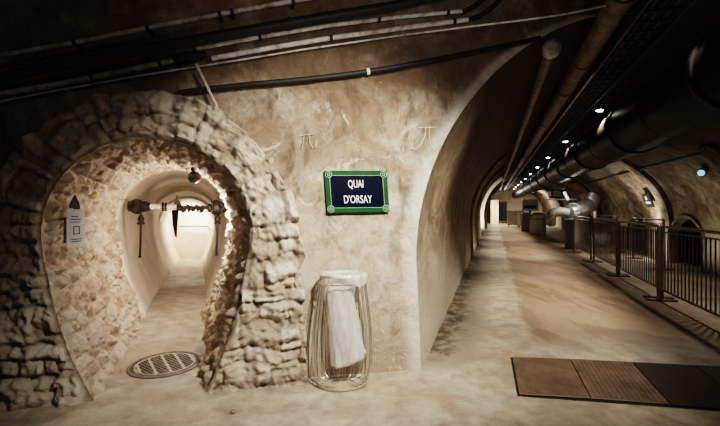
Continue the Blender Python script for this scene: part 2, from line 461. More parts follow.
# smooth tunnel behind
m = MB(); rows = []
IN2 = resample(INNER, 80)
for d, sc in [(2.55, 1.10), (2.72, 1.0), (2.74, .985), (2.9, .985), (2.93, 1.015), (3.8, 1.0), (4.6, .985), (4.64, .955), (5.3, .945), (6.0, .925), (6.05, .895), (6.8, .875), (7.3, .86), (7.34, .83), (8.4, .80), (9.2, .765), (9.9, .75)]:
    rows.append([C0+AW*(w*sc)+Vector((0, 0, z*sc))+TD*d+NW*(lean(z)) for w, z in IN2])
m.grid(rows); struct(m.build('wall_tunnel', 'tunnel', angle=35))
e0 = C0+TD*9.85
m = MB(); m.add([e0+AW*w+Vector((0, 0, z)) for w, z in ((-1, -.1), (1, -.1), (1, 2.4), (-1, 2.4))], [(0, 1, 2, 3)]); struct(m.build('wall_tunnel_end', 'tunnel', smooth=False))
# ------------------------------------------------------------------ corridor vault
PROF = []
for z in (-.05, .15, .35, .55, .75, .95): PROF.append((left_s(z), z))
for k in range(3, 44):
    a = PI/2*(k-3)/40; PROF.append((SC-AL*math.cos(a), VZ+VH*math.sin(a)))
NR = 60
for k in range(1, NR+1):
    a = PI/2*(1-k/NR); PROF.append((SC+AR*math.cos(a), VZ+VH*math.sin(a)))
for z in (.9, .7, .5, .3, .1, -.05): PROF.append((SC+AR, z))
NICHES = [(10.8, .92, 1.34), (14.35, .85, 1.33), (18.0, .85, 1.33), (21.6, .85, 1.33), (7.2, .92, 1.34)]
def vault_rows(a, b, ylist=None):
    out = []
    for s, z in PROF[a:b]:
        y0 = wall_Y(min(s, 1.7), z); y0 = y0+(-1.5-y0)*sm(1.55, 2.3, s)
        if ylist: ys = ylist
        else: ys = [y0+(43-y0)*(k/90)**1.6 for k in range(91)]
        row = []
        for Y in ys:
            p = corr(s, Y, z)
            n = .03*fbm((p.x*.8, p.y*.8, z*1.2), 4)*sm(y0, y0+.4, Y) if not ylist else .03*fbm((p.x*.8, p.y*.8, z*1.2), 4)
            c = Vector((KN.x, KN.y, 0))*(SC-s)+Vector((0, 0, max(0, VZ-z) if z < VZ else VZ-z)); c.normalize()
            row.append(p+c*n)
        out.append(row)
    return out
NSPLIT = 6+41+NR-36
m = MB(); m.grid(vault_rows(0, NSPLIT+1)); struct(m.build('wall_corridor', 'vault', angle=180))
ys = [-1.5+k*.09 for k in range(300)]+[25.5+k*.9 for k in range(21)]
m = MB(); rr = vault_rows(NSPLIT, len(PROF), ys); vs = [v for r in rr for v in r]; fs = []
nc = len(ys)
for i in range(len(rr)-1):
    for j in range(nc-1):
        zc = (PROF[NSPLIT+i][1]+PROF[NSPLIT+i+1][1])/2; yc = (ys[j]+ys[j+1])/2; hole = False
        for Y, hw, top in NICHES:
            if abs(yc-Y) < hw and zc < top-hw*.75 + hw*.75*math.sqrt(max(0, 1-((yc-Y)/hw)**2)): hole = True
        if not hole: fs.append((i*nc+j, i*nc+j+1, (i+1)*nc+j+1, (i+1)*nc+j))
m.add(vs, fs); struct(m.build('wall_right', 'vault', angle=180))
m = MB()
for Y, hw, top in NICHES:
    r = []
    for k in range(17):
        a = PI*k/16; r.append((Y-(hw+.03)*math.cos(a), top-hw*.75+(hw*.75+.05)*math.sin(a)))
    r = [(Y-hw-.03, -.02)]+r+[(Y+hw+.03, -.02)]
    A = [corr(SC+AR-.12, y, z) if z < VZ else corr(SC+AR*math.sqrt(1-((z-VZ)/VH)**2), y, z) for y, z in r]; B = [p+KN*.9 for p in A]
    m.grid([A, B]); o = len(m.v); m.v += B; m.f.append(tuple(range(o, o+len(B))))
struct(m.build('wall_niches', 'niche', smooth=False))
m = MB()
for Y, hw, top in NICHES:
    rows = []
    for e in (-.06, .0, .07, .08):
        row = []
        for k in range(25):
            a = PI*k/24; y, z = Y-(hw+e)*math.cos(a), top-hw*.75+(hw*.75+e)*math.sin(a)
            s0 = SC+AR*math.sqrt(1-((max(z, VZ)-VZ)/VH)**2)
            row.append(corr(s0-(.07 if e < .075 else -.1)+(.2 if e < -.01 else 0), y, z))
        row = [corr(SC+AR-(.07 if e < .075 else -.1)+(.2 if e < -.01 else 0), Y-hw-e, 0)]+row+[corr(SC+AR-(.07 if e < .075 else -.1)+(.2 if e < -.01 else 0), Y+hw+e, 0)]
        rows.append(row)
    m.grid(rows)
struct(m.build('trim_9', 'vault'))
# ribs of the vault
def rib(n, k0, width, thick, a, b, mat='vault'):
    mm = MB(); rows = []
    for kk, th in ((k0, 0), (k0, thick), (k0+width, thick), (k0+width, 0)):
        row = []
        for s, z in PROF[a:b]:
            cx = Vector((KN.x, KN.y, 0))*(SC-s)+Vector((0, 0, 0 if z < VZ else VZ-z)); cx.normalize()
            p = corr(s, 0, z); Y0 = -.3177*s
            row.append(Vector((KN.x*s, KN.y*s, z))+KD*kk*1.0546+cx*th)
        rows.append(row)
    mm.grid(rows); return struct(mm.build('trim_%d' % n, mat, smooth=True, angle=40))
rib(1, 13.2, .55, .10, 6+41+14, len(PROF)); rib(2, 21.0, .6, .12, 6+41+14, len(PROF)); rib(3, 23.0, .4, .17, 0, 34, 'tunnel')  # third rib takes the paler render so its colour reads as lit
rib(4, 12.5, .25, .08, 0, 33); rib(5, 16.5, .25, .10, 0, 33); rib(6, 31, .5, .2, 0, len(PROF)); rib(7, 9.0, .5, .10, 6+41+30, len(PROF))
# thin ledge along the right side of the vault
m = MB(); m.tube([corr(4.12, Y, 2.74) for Y in (2, 8, 14, 22, 32, 42)], .035, 8); tag(m.build('wall_conduit', 'cable'), 'thin black conduit running level along the right side of the vault', 'conduit')
# far end
m = MB(); c = corr(2.0, 43, 0)
m.add([corr(-1.2, 43, -.1), corr(5.4, 43, -.1), corr(5.4, 43, 3.8), corr(-1.2, 43, 3.8)], [(0, 1, 2, 3)]); struct(m.build('wall_end', 'tunnel', smooth=False))
dm = MB(); p = corr(.75, 42.9, .75); ax = (KN, KD, Vector((0, 0, 1)))
d1 = MB(); d1.box(p+Vector((0, 0, .35)), (.85, .06, 1.9), ax, .02); od = struct(d1.build('door_1', 'black', smooth=False))
fm = MB()
for dx in (-.5, .5): fm.box(p+KN*dx+Vector((0, 0, .35)), (.1, .12, 2.0), ax)
fm.box(p+Vector((0, 0, 1.38)), (1.1, .12, .1), ax); fm.build('door_frame', 'darkmetal', od, smooth=False)
m = MB(); m.add([corr(-.3, 38.5, -.02), corr(.42, 38.5, -.02), corr(.42, 38.5, 2.3), corr(-.3, 38.5, 2.3)], [(0, 1, 2, 3)])
m.add([corr(.42, 38.5, -.02), corr(.42, 43, -.02), corr(.42, 43, 2.3), corr(.42, 38.5, 2.3)], [(0, 1, 2, 3)]); struct(m.build('wall_pier', 'tunnel', smooth=False))
# ------------------------------------------------------------------ street sign
def wall_frame_at(x, y, off, roll=0):
    p = on_wall(x, y, off); R = Matrix.Rotation(roll, 3, NW)
    return p, R @ AW, R @ NW, R @ Vector((0, 0, 1))
p, U, N, V = wall_frame_at(357.2, 191.6, -.035, math.radians(-.8))
W2, H2 = .303, .200
sg = empty('street_sign', p, 'navy enamel street sign with green border reading QUAI D\'ORSAY on the plaster wall', 'sign')
def sheared(u, v): return p+U*(u-.055*v)+V*v
def slab(mm, u0, u1, v0, v1, d0, d1):
    vs = [sheared(u, v)+N*d for d in (d0, d1) for u, v in ((u0, v0), (u1, v0), (u1, v1), (u0, v1))]
    mm.add(vs, [(0, 1, 2, 3), (7, 6, 5, 4), (0, 4, 5, 1), (1, 5, 6, 2), (2, 6, 7, 3), (3, 7, 4, 0)])
bd = .044
m = MB(); slab(m, -W2+.01, W2-.01, -H2+.01, H2-.01, -.004, .022); m.build('panel', 'navy', sg, smooth=False)
m = MB()
for r in ((-W2, W2, H2-bd, H2), (-W2, W2, -H2, -H2+bd), (-W2, -W2+bd, -H2+bd, H2-bd), (W2-bd, W2, -H2+bd, H2-bd)): slab(m, *r, -.014, .024)
m.build('border', 'green', sg, smooth=False)['label'] = 'green enamel border'
m = MB(); q = .003
for r in ((-W2+bd, W2-bd, H2-bd-q, H2-bd), (-W2+bd, W2-bd, -H2+bd, -H2+bd+q), (-W2+bd, -W2+bd+q, -H2+bd, H2-bd), (W2-bd-q, W2-bd, -H2+bd, H2-bd)): slab(m, *r, -.016, .0)
m.build('inner_line', 'line', sg, smooth=False)['label'] = 'thin white line inside the green border'
for su in (-1, 1):
    for sv in (-1, 1):
        c = sheared(su*(W2-.036), sv*(H2-.036))
        m = MB(); ring = [c+N*(-.018)+(U*math.cos(a)+V*math.sin(a))*.030 for a in [2*PI*k/24 for k in range(24)]]
        m.lathe([(.036, 0), (.036, .006), (.030, .009), (.0, .009)], c+N*(-.013), -N, 20)
        rs = m.build('rosette', 'green', sg); m2 = MB(); m2.tube([v-N*.004 for v in ring], .0028, 6, True)
        ring2 = [c+N*(-.023)+(U*math.cos(a)+V*math.sin(a))*.012 for a in [2*PI*k/16 for k in range(16)]]; m2.tube(ring2, .003, 6, True)
        m2.build('ring_line', 'line', rs)
def lettering(txt, height, u, v, wscale, name, parent, mat, fn, d, bold=.012):
    cu = bpy.data.curves.new('t', 'FONT'); cu.body = txt; cu.align_x = 'CENTER'; cu.align_y = 'CENTER'; cu.size = 1; cu.offset = bold; cu.resolution_u = 3
    o = bpy.data.objects.new('t', cu); C.objects.link(o)
    dg = bpy.context.evaluated_depsgraph_get(); me = bpy.data.meshes.new_from_object(o.evaluated_get(dg))
    k = height/.70; mm = MB()
    mm.add([fn(u+c.co.x*k*wscale, v+c.co.y*k)+d for c in me.vertices], [tuple(f.vertices) for f in me.polygons])
    bpy.data.objects.remove(o); bpy.data.curves.remove(cu); bpy.data.meshes.remove(me)
    return mm.build(name, mat, parent, smooth=False)
lettering('QUAI', .074, 0-.01, .070, .60, 'lettering', sg, 'white', sheared, N*-.0075, .004)
lettering("D'ORSAY", .074, 0, -.078, .64, 'lettering', sg, 'white', sheared, N*-.0075, .004)
# scratched marks on the plaster
def scratch(name, strokes, mat, label, r=.0035):
    mm = MB()
    for st in strokes: mm.tube([on_wall(x, y, -.012) for x, y in st], r, 5)
    return tag(mm.build(name, mat), label, 'scratched mark')
def sc1(pts): return [(400+x/8.52, 110+y/8.52) for x, y in pts]
scratch('chalk_mark', [sc1([(70, 242), (97, 205), (103, 250), (98, 325)]), sc1([(95, 330), (140, 335), (180, 285), (210, 225), (222, 130)]), sc1([(155, 148), (220, 152), (315, 145)]), sc1([(250, 125), (250, 220), (262, 295), (290, 345)])],
        'chalk', 'pale scratched numeral and pi sign on plaster near the corridor edge')
scratch('chalk_mark', [[(300, 136), (306, 134.5), (314, 134)], [(304, 136), (302, 148)], [(309, 135), (310, 143), (313, 148)], [(316, 139), (315, 147), (321, 147)]], 'chalk2', 'faint scratched letters above the street sign, on the arch side', .003)
# ------------------------------------------------------------------ wire bin and bag
bc = on_wall(342.5, 380, 0); bc = Vector((-.158, 3.655, 0))
wb = empty('wire_bin', bc, 'bulging steel wire litter bin on the floor against the plaster wall', 'litter bin')
HB = 1.0
PB = [(0, .022, .5), (.0, .02, .75), (.0, .02, 1.0), (.04, .02, 1.10), (.13, .02, 1.20), (.28, .02, 1.25), (.45, .02, 1.23), (.62, .02, 1.15), (.8, .02, 1.05), (.92, .02, .98), (1.0, .02, .95)]
def binpt(a, f, k):
    return bc+AW*(math.cos(a)*.215*k)+NW*(math.sin(a)*.150*k)+Vector((0, 0, .015+f*.985))
def ringpts(f, k, n=40): return [binpt(2*PI*i/n, f, k) for i in range(n)]
NWR = 34
for i in range(NWR):
    a = 2*PI*(i+.5*(i % 2)*.6)/NWR
    if math.radians(228) < a < math.radians(312): continue        # the front is open
    kk = 1+.04*math.sin(i*2.3)
    pts = [binpt(a, f, (k if f in (0, 1.0) else k*kk)) for f, _, k in PB]
    m = MB(); m.tube(resample([tuple(q) for q in pts], 18), .0042, 5); m.build('wire', 'wire', wb)
m = MB(); m.tube(ringpts(1.0, .95), .010, 8, True); m.build('rim', 'wire', wb)
m = MB(); m.tube(ringpts(.0, 1.03), .009, 8, True); m.build('base_ring', 'wire', wb)
m = MB(); m.tube(ringpts(.93, .975), .006, 6, True); m.build('hoop', 'wire', wb)
# wall bracket that holds the rim
m = MB(); m.box(bc+NW*.135+Vector((0, 0, .95)), (.16, .03, .06), (AW, NW, Vector((0, 0, 1))), .006); m.build('bracket', 'darkmetal', wb, smooth=False)
m = MB(); rows = []
prof = [('d', 1.0, 1.0), ('d', .8, 1.03), ('d', .4, 1.02), ('d', 0, .99), (1.022, .985, 0), (1.012, .88, -.0), (.97, .72, -.012), (.9, .62, -.025), (.8, .58, -.02), (.68, .60, -.005), (.55, .63, .015), (.42, .67, .035), (.30, .71, .055), (.23, .735, .066), (.205, .735, .07), (.20, .45, .07), (.20, .02, .07)]
for q in prof:
    row = []
    for i in range(64):
        a = 2*PI*i/64; drop = .018+.085*math.exp(-((a-math.radians(312))/.75)**2)+.012*math.sin(a*5)
        f, k, sh = (1.018-drop*q[1], q[2]+.05*math.exp(-((a-math.radians(312))/.8)**2), 0) if q[0] == 'd' else q
        amp = 1 if q[0] == 'd' else min(1.6, .6+(1-f)*2)
        fold = (.03*math.sin(a*7+f*3)+.02*math.sin(a*13+f*9)+.16*fbm((math.cos(a)*1.8, math.sin(a)*1.8, f*4.5), 5))*amp
        ff = f+(.05*math.cos(a) if f < .26 else 0)
        row.append(binpt(a, ff, k*(1+fold*.8))+AW*sh)
    rows.append(row)
m.grid(rows, True); tag(m.build('plastic_bag', 'bag', angle=180), 'clear plastic bag folded over the rim and hanging inside the wire bin', 'bag')
# ------------------------------------------------------------------ manhole
mc = Vector((-2.0, 4.12, 0)); mh = empty('manhole_cover', mc, 'round slotted iron manhole cover in the floor at the arch mouth', 'manhole cover')
RM = .345
m = MB(); m.lathe([(RM, 0), (RM, .010), (RM-.02, .014), (RM-.045, .014), (RM-.045, .004), (.0, .004)], mc, seg=56); m.build('plate', 'cover_dark', mh)
m = MB(); m.lathe([(RM+.008, 0), (RM+.008, .009), (RM-.002, .0155), (RM-.018, .0155), (RM-.022, .006), (RM-.018, .004)], mc, seg=56); m.build('frame', 'cover', mh)
m = MB(); m.tube([mc+Vector((math.cos(a)*(RM-.062), math.sin(a)*(RM-.062), .008)) for a in [2*PI*k/56 for k in range(56)]], .010, 6, True); m.build('inner_ring', 'cover_pale', mh)
ra = math.radians(126); D1 = Vector((math.cos(ra), math.sin(ra), 0)); D2 = Vector((-D1.y, D1.x, 0))
for k in (-2, -1, 0, 1, 2):
    o = k*.125; L = math.sqrt(max(.001, (RM-.062)**2-o*o))*2
    m = MB(); m.box(mc+D2*o+Vector((0, 0, .010)), (L, .026, .012), (D1, D2, Vector((0, 0, 1)))); m.build('rib', 'cover_pale', mh, smooth=False)
m = MB(); rb = math.radians(144); E1 = Vector((math.cos(rb), math.sin(rb), 0)); E2 = Vector((-E1.y, E1.x, 0))
for k in range(-9, 10):
    o = k*.033; L = math.sqrt(max(.001, (RM-.065)**2-o*o))*2
    m.box(mc+E2*o+Vector((0, 0, .008)), (L, .013, .010), (E1, E2, Vector((0, 0, 1))))
m.build('grating', 'cover_mid', mh, smooth=False)
# ------------------------------------------------------------------ floor plates
back = [ground(512, 358), ground(570, 360), ground(632, 363.3), ground(694, 366.3)]; front = [ground(519, 396), ground(591, 400.3), ground(671, 406.5), ground(752, 413)]
back.append(back[3]+(back[3]-back[2])); front.append(front[3]+(front[3]-front[2]))
PL = [('plate_a', 'brown ribbed steel floor plate, first of the row, by the corridor mouth'), ('plate_b', 'rusty brown floor plate between the ribbed plate and the dark plates'), ('plate_c', 'dark brown floor plate, third of the row set in the floor'), ('plate_c', 'dark floor plate at the end of the row, cut by the picture edge')]
for i, (mt, lb) in enumerate(PL):
    q = [back[i], back[i+1], front[i+1], front[i]]; c = sum(q, Vector())/4; q = [c+(v-c)*.988 for v in q]
    pe = empty('floor_plate', c, lb, 'floor plate')
    m = MB(); Z = Vector((0, 0, 1)); m.add([v+Z*.002 for v in q]+[v+Z*.014 for v in q]+[c+(v-c)*.985+Z*.018 for v in q], [(0, 1, 5, 4), (1, 2, 6, 5), (2, 3, 7, 6), (3, 0, 4, 7), (4, 5, 9, 8), (5, 6, 10, 9), (6, 7, 11, 10), (7, 4, 8, 11), (8, 9, 10, 11)])
    m.build('plate', mt, pe, smooth=False)
    m = MB(); nrb = 26 if i == 0 else 14
    for k in range(1, nrb):
        t = k/nrb; a = q[0].lerp(q[1], t); b = q[3].lerp(q[2], t); a, b = a.lerp(b, .03), b.lerp(a, .03)
        d = (b-a).normalized(); sd = Vector((d.y, -d.x, 0))*(.0045 if i == 0 else .003)
        m.add([a+sd+Z*.0178, b+sd+Z*.0178, b+Z*.0215, a+Z*.0215, a-sd+Z*.0178, b-sd+Z*.0178], [(0, 1, 2, 3), (3, 2, 5, 4)])
    m.build('ribbing', mt, pe, smooth=False)
m = MB(); 
q = [back[0], back[4], front[4], front[0]]; c = sum(q, Vector())/4
m.add([c+(v-c)*1.012+Vector((0, 0, .004)) for v in q], [(0, 3, 2, 1)]); struct(m.build('trim_8', 'black', smooth=False))
# pebble
pb = ground(233, 413); m = MB(); m.lathe([(.0, 0), (.020, .003), (.026, .011), (.018, .022), (.003, .027)], pb, seg=9); tag(m.build('pebble', 'stone'), 'small loose stone chip on the floor before the arch', 'stone')
# ------------------------------------------------------------------ pipes on the front wall
ZU = Vector((0, 0, 1))
def wall_run(name, pix, r, off, mat, label, cat, clamps=(), clampmat='cable', n=26, seg=10):
    P = resample([tuple(map(float, q)) for q in pix], n); pts = [on_wall(x, y, off) for x, y in P]
    if clamps:
        e = empty(name, pts[len(pts)//2], label, cat); m = MB(); m.tube(pts, r, seg); m.build('tube', mat, e)
        for cx in clamps:
            i = min(range(n-1), key=lambda k: abs(P[k][0]-cx)); a, b = pts[i], pts[i+1]; d = (b-a).normalized()
            t = (cx-P[i][0])/(P[i+1][0]-P[i][0]); c = a.lerp(b, t)
            m = MB(); m.lathe([(r*1.0, -.014), (r*1.25, -.014), (r*1.25, .014), (r, .014)], c, d, 12); m.box(c+NW*(r+max(.012, abs(off)-r-.035)/2), (.02, max(.012, abs(off)-r-.035), .02), (AW, NW, ZU)); m.build('clamp', clampmat, e)
        return e
    m = MB(); m.tube(pts, r, seg); return tag(m.build(name, mat), label, cat)
wall_run('grey_pipe', [(-25, 60), (75, 43), (148, 28), (220, 14), (310, -2), (345, -9)], .021, -.16, 'greypipe', 'grey pipe topmost on the dark wall, clamped along its length', 'pipe', (75, 148, 220, 232, 293))
wall_run('black_main', [(-25, 83), (150, 48), (320, 18), (400, 5), (470, -12)], .043, -.20, 'cable', 'thick black pipe below the topmost grey pipe on the wall', 'pipe', (140, 290))
wall_run('grey_pipe', [(-25, 98), (60, 84), (120, 72), (174, 60.3)], .024, -.08, 'greypipe', 'grey pipe that ends at the dark junction box over the arch', 'pipe', (92, 160))
wall_run('white_conduit', [(196, 49), (260, 37), (330, 25.5), (400, 17), (464, 11)], .018, -.085, 'whitepipe', 'upper white conduit leaving the junction box over the arch', 'conduit', (260, 379, 448))
wall_run('white_conduit', [(212, 58.5), (270, 48), (331, 38), (400, 28.5), (470, 19.5)], .022, -.085, 'whitepipe', 'lower and thicker white conduit leaving the junction box', 'conduit', (331, 454))
wall_run('black_elbow', [(462, 12), (474, 7), (484, -2), (492, -14)], .023, -.085, 'cable', 'black elbow on the end of the upper white conduit', 'pipe elbow')
wall_run('black_elbow', [(468, 20), (482, 15), (496, 4), (506, -10)], .023, -.085, 'cable', 'black elbow on the end of the lower white conduit', 'pipe elbow')
wall_run('thin_cable', [(-25, 106), (60, 90), (150, 74), (240, 60), (300, 50), (400, 35.5)], .009, -.05, 'whitepipe', 'thin pale cable running below the two white conduits', 'cable')
tc = [on_wall(400, 35.5, -.05)]
for x, y, Y in ((470, 26.5, 3.62), (520, 20.5, 3.5), (560, 15, 3.42), (590, 9, 3.34), (625, 1, 3.25), (660, -12, 3.15)): tc.append(px(x, y, Y))
m = MB(); m.tube(resample([tuple(v) for v in tc], 20), .009, 8); tag(m.build('ceiling_cable', 'whitepipe'), 'thin pale cable crossing in front of the corridor mouth', 'cable')
wall_run('black_cable', [(178, 93), (200, 90), (250, 84.5), (300, 80), (345, 75), (382, 69.5), (430, 61), (470, 53), (510, 45), (540, 38)], .026, -.06, 'cable', 'black cable drooping along the wall above the street sign', 'cable', (368,), 'white')
wall_run('drop_pipe', [(196, 64), (203, 78), (210, 93), (216, 104), (217, 109)], .014, -.10, 'greypipe', 'short slanting pipe dropping from the junction box to the arch', 'pipe')
jb = on_wall(190, 57, -.085); je = empty('junction_box', jb, 'small dark junction box where the grey pipe meets the white conduits', 'junction box')
jd = (on_wall(200, 55.5, -.085)-on_wall(180, 58.8, -.085)).normalized(); ju = jd.cross(NW).normalized()*-1
m = MB(); m.box(jb, (.20, .08, .075), (jd, NW, ju), .012); m.build('case', 'cable', je, smooth=False)
for dd in (-1, 1):
    m = MB(); m.lathe([(.03, 0), (.03, .03), (.022, .045)], jb+jd*dd*.095, jd*dd, 12); m.build('collar', 'black', je)
# ------------------------------------------------------------------ tunnel fittings
TP = Vector((TD.y, -TD.x, 0)); YT = 6.55
def tpx(x, y, Y0=YT):           # on a plane square across the tunnel
    o = px(183, 207, Y0); t = (x-360)/F
    k = 0.0; Y = Y0
    for _ in range(25):
        P = px(x, y, Y); d = (P-o).dot(TD); Y -= d*.9
    return px(x, y, Y)
vp = empty('valve_pipe', tpx(183, 207), 'valved pipe with dark flanges spanning the white tunnel behind the arch', 'pipe assembly')
m = MB(); m.tube([tpx(x, y) for x, y in ((127.5, 206.3), (150, 206.6), (180, 207.4), (237, 208.5))], .032, 12); m.build('pipe', 'darkmetal', vp)
m = MB(); m.tube([tpx(149, 206.5), tpx(176.5, 207.4)], .046, 14); m.build('pale_sleeve', 'whitepipe', vp)['label'] = 'pale sleeve on the pipe'
def flange(x, r, w, y=206.5, name='flange'):
    c = tpx(x, y); mm = MB(); mm.lathe([(.04, -w), (r*.8, -w), (r, -w*.6), (r, w*.6), (r*.8, w), (.04, w)], c, TP, 18)
    for k in range(6):
        a = 2*PI*k/6; mm.tube([c-TP*(w*1.4)+(ZU*math.cos(a)+TD*math.sin(a))*r*.75, c+TP*(w*1.4)+(ZU*math.cos(a)+TD*math.sin(a))*r*.75], .014, 6)
    return mm.build(name, 'darkmetal', vp)
flange(133, .085, .05); flange(137, .12, .05); flange(143.5, .085, .045); flange(148.5, .065, .02)
flange(163, .072, .012, 206.8, 'clamp_ring'); flange(166, .072, .012, 206.8, 'clamp_ring')
flange(210, .07, .03, 208); flange(216.5, .125, .06, 207.5); flange(224, .085, .05, 207.5)
for i, x in enumerate((180, 184, 188.5, 193, 197.5, 202)):
    c = tpx(x, 208+(i % 2)*1.2); m = MB(); m.lathe([(.02, -.03), (.055+.012*(i % 3), -.02), (.06, .01), (.03, .035)], c, TP+ZU*.3*(-1)**i, 8); m.build('coupling_bolt', 'darkmetal', vp)
c = tpx(177, 202.5); m = MB(); m.add([c+TP*-.06+ZU*-.05, c+TP*.07+ZU*-.05, c+ZU*.12, c+TP*-.06+ZU*-.05+TD*.05, c+TP*.07+ZU*-.05+TD*.05, c+ZU*.12+TD*.05], [(0, 1, 2), (5, 4, 3), (0, 3, 4, 1), (1, 4, 5, 2), (2, 5, 3, 0)]); m.build('bracket', 'darkmetal', vp, smooth=False)
for x in (141, 217.5):
    top = tpx(x, 211); bot = tpx(x-1, 257 if x < 200 else 255)
    m = MB(); m.tube([top, top.lerp(bot, .5)+TP*.004, bot], .017, 8); m.lathe([(.024, 0), (.024, .03)], bot-ZU*.01, ZU, 8); r = m.build('drain_rod', 'darkmetal', vp)
    m = MB(); m.lathe([(.02, -.09), (.055, -.085), (.055, -.06), (.03, -.05), (.045, -.02), (.045, .02), (.03, .045), (.02, .07)], tpx(x, 219), ZU, 14); m.build('valve_knob', 'darkmetal', r)
# dark pointed upright behind the pipe
a0 = px(172.5, 201, 9.7); m = MB()
prof = [(174, 206, 180, 204), (171.5, 212, 178.5, 212), (172.5, 224, 177.5, 226), (174.6, 236, 176.6, 238)]
L = [px(a, b, 9.9) for a, b, c_, d_ in prof]; Rr = [px(c_, d_, 9.75) for a, b, c_, d_ in prof]; tip = px(177, 197.5, 9.8)
bk = [v+TD*.06 for v in L+Rr]
m.add(L+Rr+[tip]+[v+TD*.06 for v in L+Rr]+[tip+TD*.06], [(0, 4, 8), (0, 1, 5, 4), (1, 2, 6, 5), (2, 3, 7, 6), (9, 17, 13), (9, 13, 14, 10), (10, 14, 15, 11), (11, 15, 16, 12), (0, 9, 10, 1), (1, 10, 11, 2), (2, 11, 12, 3), (4, 5, 14, 13), (5, 6, 15, 14), (6, 7, 16, 15), (0, 8, 17, 9), (8, 4, 13, 17), (3, 12, 16, 7)])
tag(m.build('dark_upright', 'darkmetal', smooth=False), 'dark narrow pointed upright in the tunnel behind the valved pipe', 'bracket')
# globe at the crown
gp = px(194.5, 177.5, 5.3); ge = empty('ceiling_globe', gp, 'smoky globe hanging from the crown of the tunnel behind the arch', 'lamp')
m = MB(); m.lathe([(.086*math.sin(PI*k/14), -.086*math.cos(PI*k/14)) for k in range(15)], gp, ZU, 22); m.build('globe', 'lampglass', ge)
m = MB(); m.lathe([(.03, .08), (.045, .095), (.045, .13), (.01, .14)], gp, ZU, 14); m.tube([gp+ZU*.13, gp+ZU*.2], .01, 8); m.build('stem', 'darkmetal', ge)
# small rail on the end wall of the tunnel
m = MB(); m.tube([px(178.5, 226.2, 12.55), px(207, 226.2, 12.6), px(211, 230.5, 12.6)], .018, 6); tag(m.build('wall_rail', 'darkmetal'), 'thin dark rail on the end wall of the white tunnel', 'rail')
# lamps
def bulkhead(name, c, axis, r, label, k=1):
    e = empty(name, c, label, 'lamp'); m = MB(); m.lathe([(r*1.2, 0), (r*1.25, .02), (r*1.15, .05), (r, .055)], c, axis, 18); m.build('base', 'darkmetal', e)
    m = MB(); m.lathe([(r, .05), (r*.95, .075), (r*.7, .10), (r*.3, .115), (.0, .118)], c, axis, 18); m.build('lens', 'lit', e); return e
def lamp(kind, loc, power, col, size=.06, target=None, angle=60, blend=.6):
    d = bpy.data.lights.new(kind.lower()+'_light', kind); d.energy = power; d.color = col
    d.shadow_soft_size = size
    if kind == 'SPOT': d.spot_size = math.radians(angle); d.spot_blend = blend
    o = bpy.data.objects.new(d.name, d); C.objects.link(o); o.location = loc
    if target is not None: o.rotation_euler = (Vector(target)-Vector(loc)).to_track_quat('-Z', 'Y').to_euler()
    return o
TUN = (1, .885, .79); WARM = (1, .89, .76); WARM2 = (1, .925, .845)
lp = px(192.5, 211.5, 12.5); bulkhead('wall_lamp', lp, -TD, .07, 'glowing round lamp on the end wall of the white tunnel')
lamp('POINT', lp-TD*.22, 42, TUN, .1)
rp = C0+AW*.80+ZU*1.52+TD*1.85; bulkhead('wall_lamp', rp, -AW, .055, 'glowing round lamp on the inner stone side of the arch, near the valved pipe')
lamp('POINT', rp-AW*.3+TD*.25, 46, TUN, .06)
# plaque on the inner stone face
pq = C0+AW*-.79+ZU*1.43+TD*.22
pe = empty('sign_plaque', pq, 'clear acrylic plaque with grey print on the dark inner side of the stone arch', 'plaque')
pu = (TD*.62+AW*.78).normalized(); pu = (TD*.90+AW*.44).normalized(); pn = Vector((pu.y, -pu.x, 0))
pq2 = pq+AW*.10
def pqp(u, v): return pq2+pu*u+ZU*v
m = MB(); m.box(pq2, (.20, .014, .36), (pu, pn, ZU), .004); m.build('sheet', 'acrylic', pe, smooth=False)
m = MB(); m.box(pq2-pn*.03+ZU*.02, (.18, .02, .30), (pu, pn, ZU), .004); m.build('backing', 'plaquegrey', pe, smooth=False)
m = MB(); m.lathe([(.05, 0), (.045, .05), (.025, .09), (.006, .13)], pq2-pn*.01+ZU*.17, ZU, 4); m.build('hanger', 'darkmetal', pe, smooth=False)
m = MB()
for (u0, u1, v0, v1) in ((-.035, .035, .010, .017), (-.035, .035, -.057, -.05), (-.035, -.028, -.05, .010), (.028, .035, -.05, .010), (-.06, .02, .10, .108), (-.06, .05, .075, .083), (-.06, .04, .05, .056), (-.06, .06, -.105, -.098), (-.06, .05, -.125, -.118)):
    m.box(pqp((u0+u1)/2, (v0+v1)/2)+pn*.009, (u1-u0, .002, v1-v0), (pu, pn, ZU))
m.build('print', 'darkmetal', pe, smooth=False)
# ------------------------------------------------------------------ corridor services
def collar(mm, c, d, r, w): mm.lathe([(r*.98, -w), (r*1.18, -w), (r*1.18, w), (r*.98, w)], c, d, 18)
bp = empty('ceiling_pipe', corr(.97, 6, 3.3), 'thick brown pipe with collars running under the dark vault into the corridor', 'pipe')
m = MB(); m.tube([corr(.97, Y, 3.3) for Y in (1.6, 3, 5, 8, 14, 24, 42)], .098, 18); m.build('pipe', 'rustpipe', bp)
for Y in (3.1, 4.6, 5.7, 7.9, 10.2, 13, 16.5, 20):
    m = MB(); collar(m, corr(.97, Y, 3.3), KD, .098, .02); m.build('collar', 'rustpipe', bp)
tp = empty('ceiling_pipe', corr(.53, 6, 3.3), 'slim brown pipe with a capped flanged end, close to the vault by the corridor edge', 'pipe')
m = MB(); m.tube([corr(.55, Y, 3.22) for Y in (4.1, 6, 9, 14, 24, 42)], .055, 14); m.build('pipe', 'rustpipe', tp)
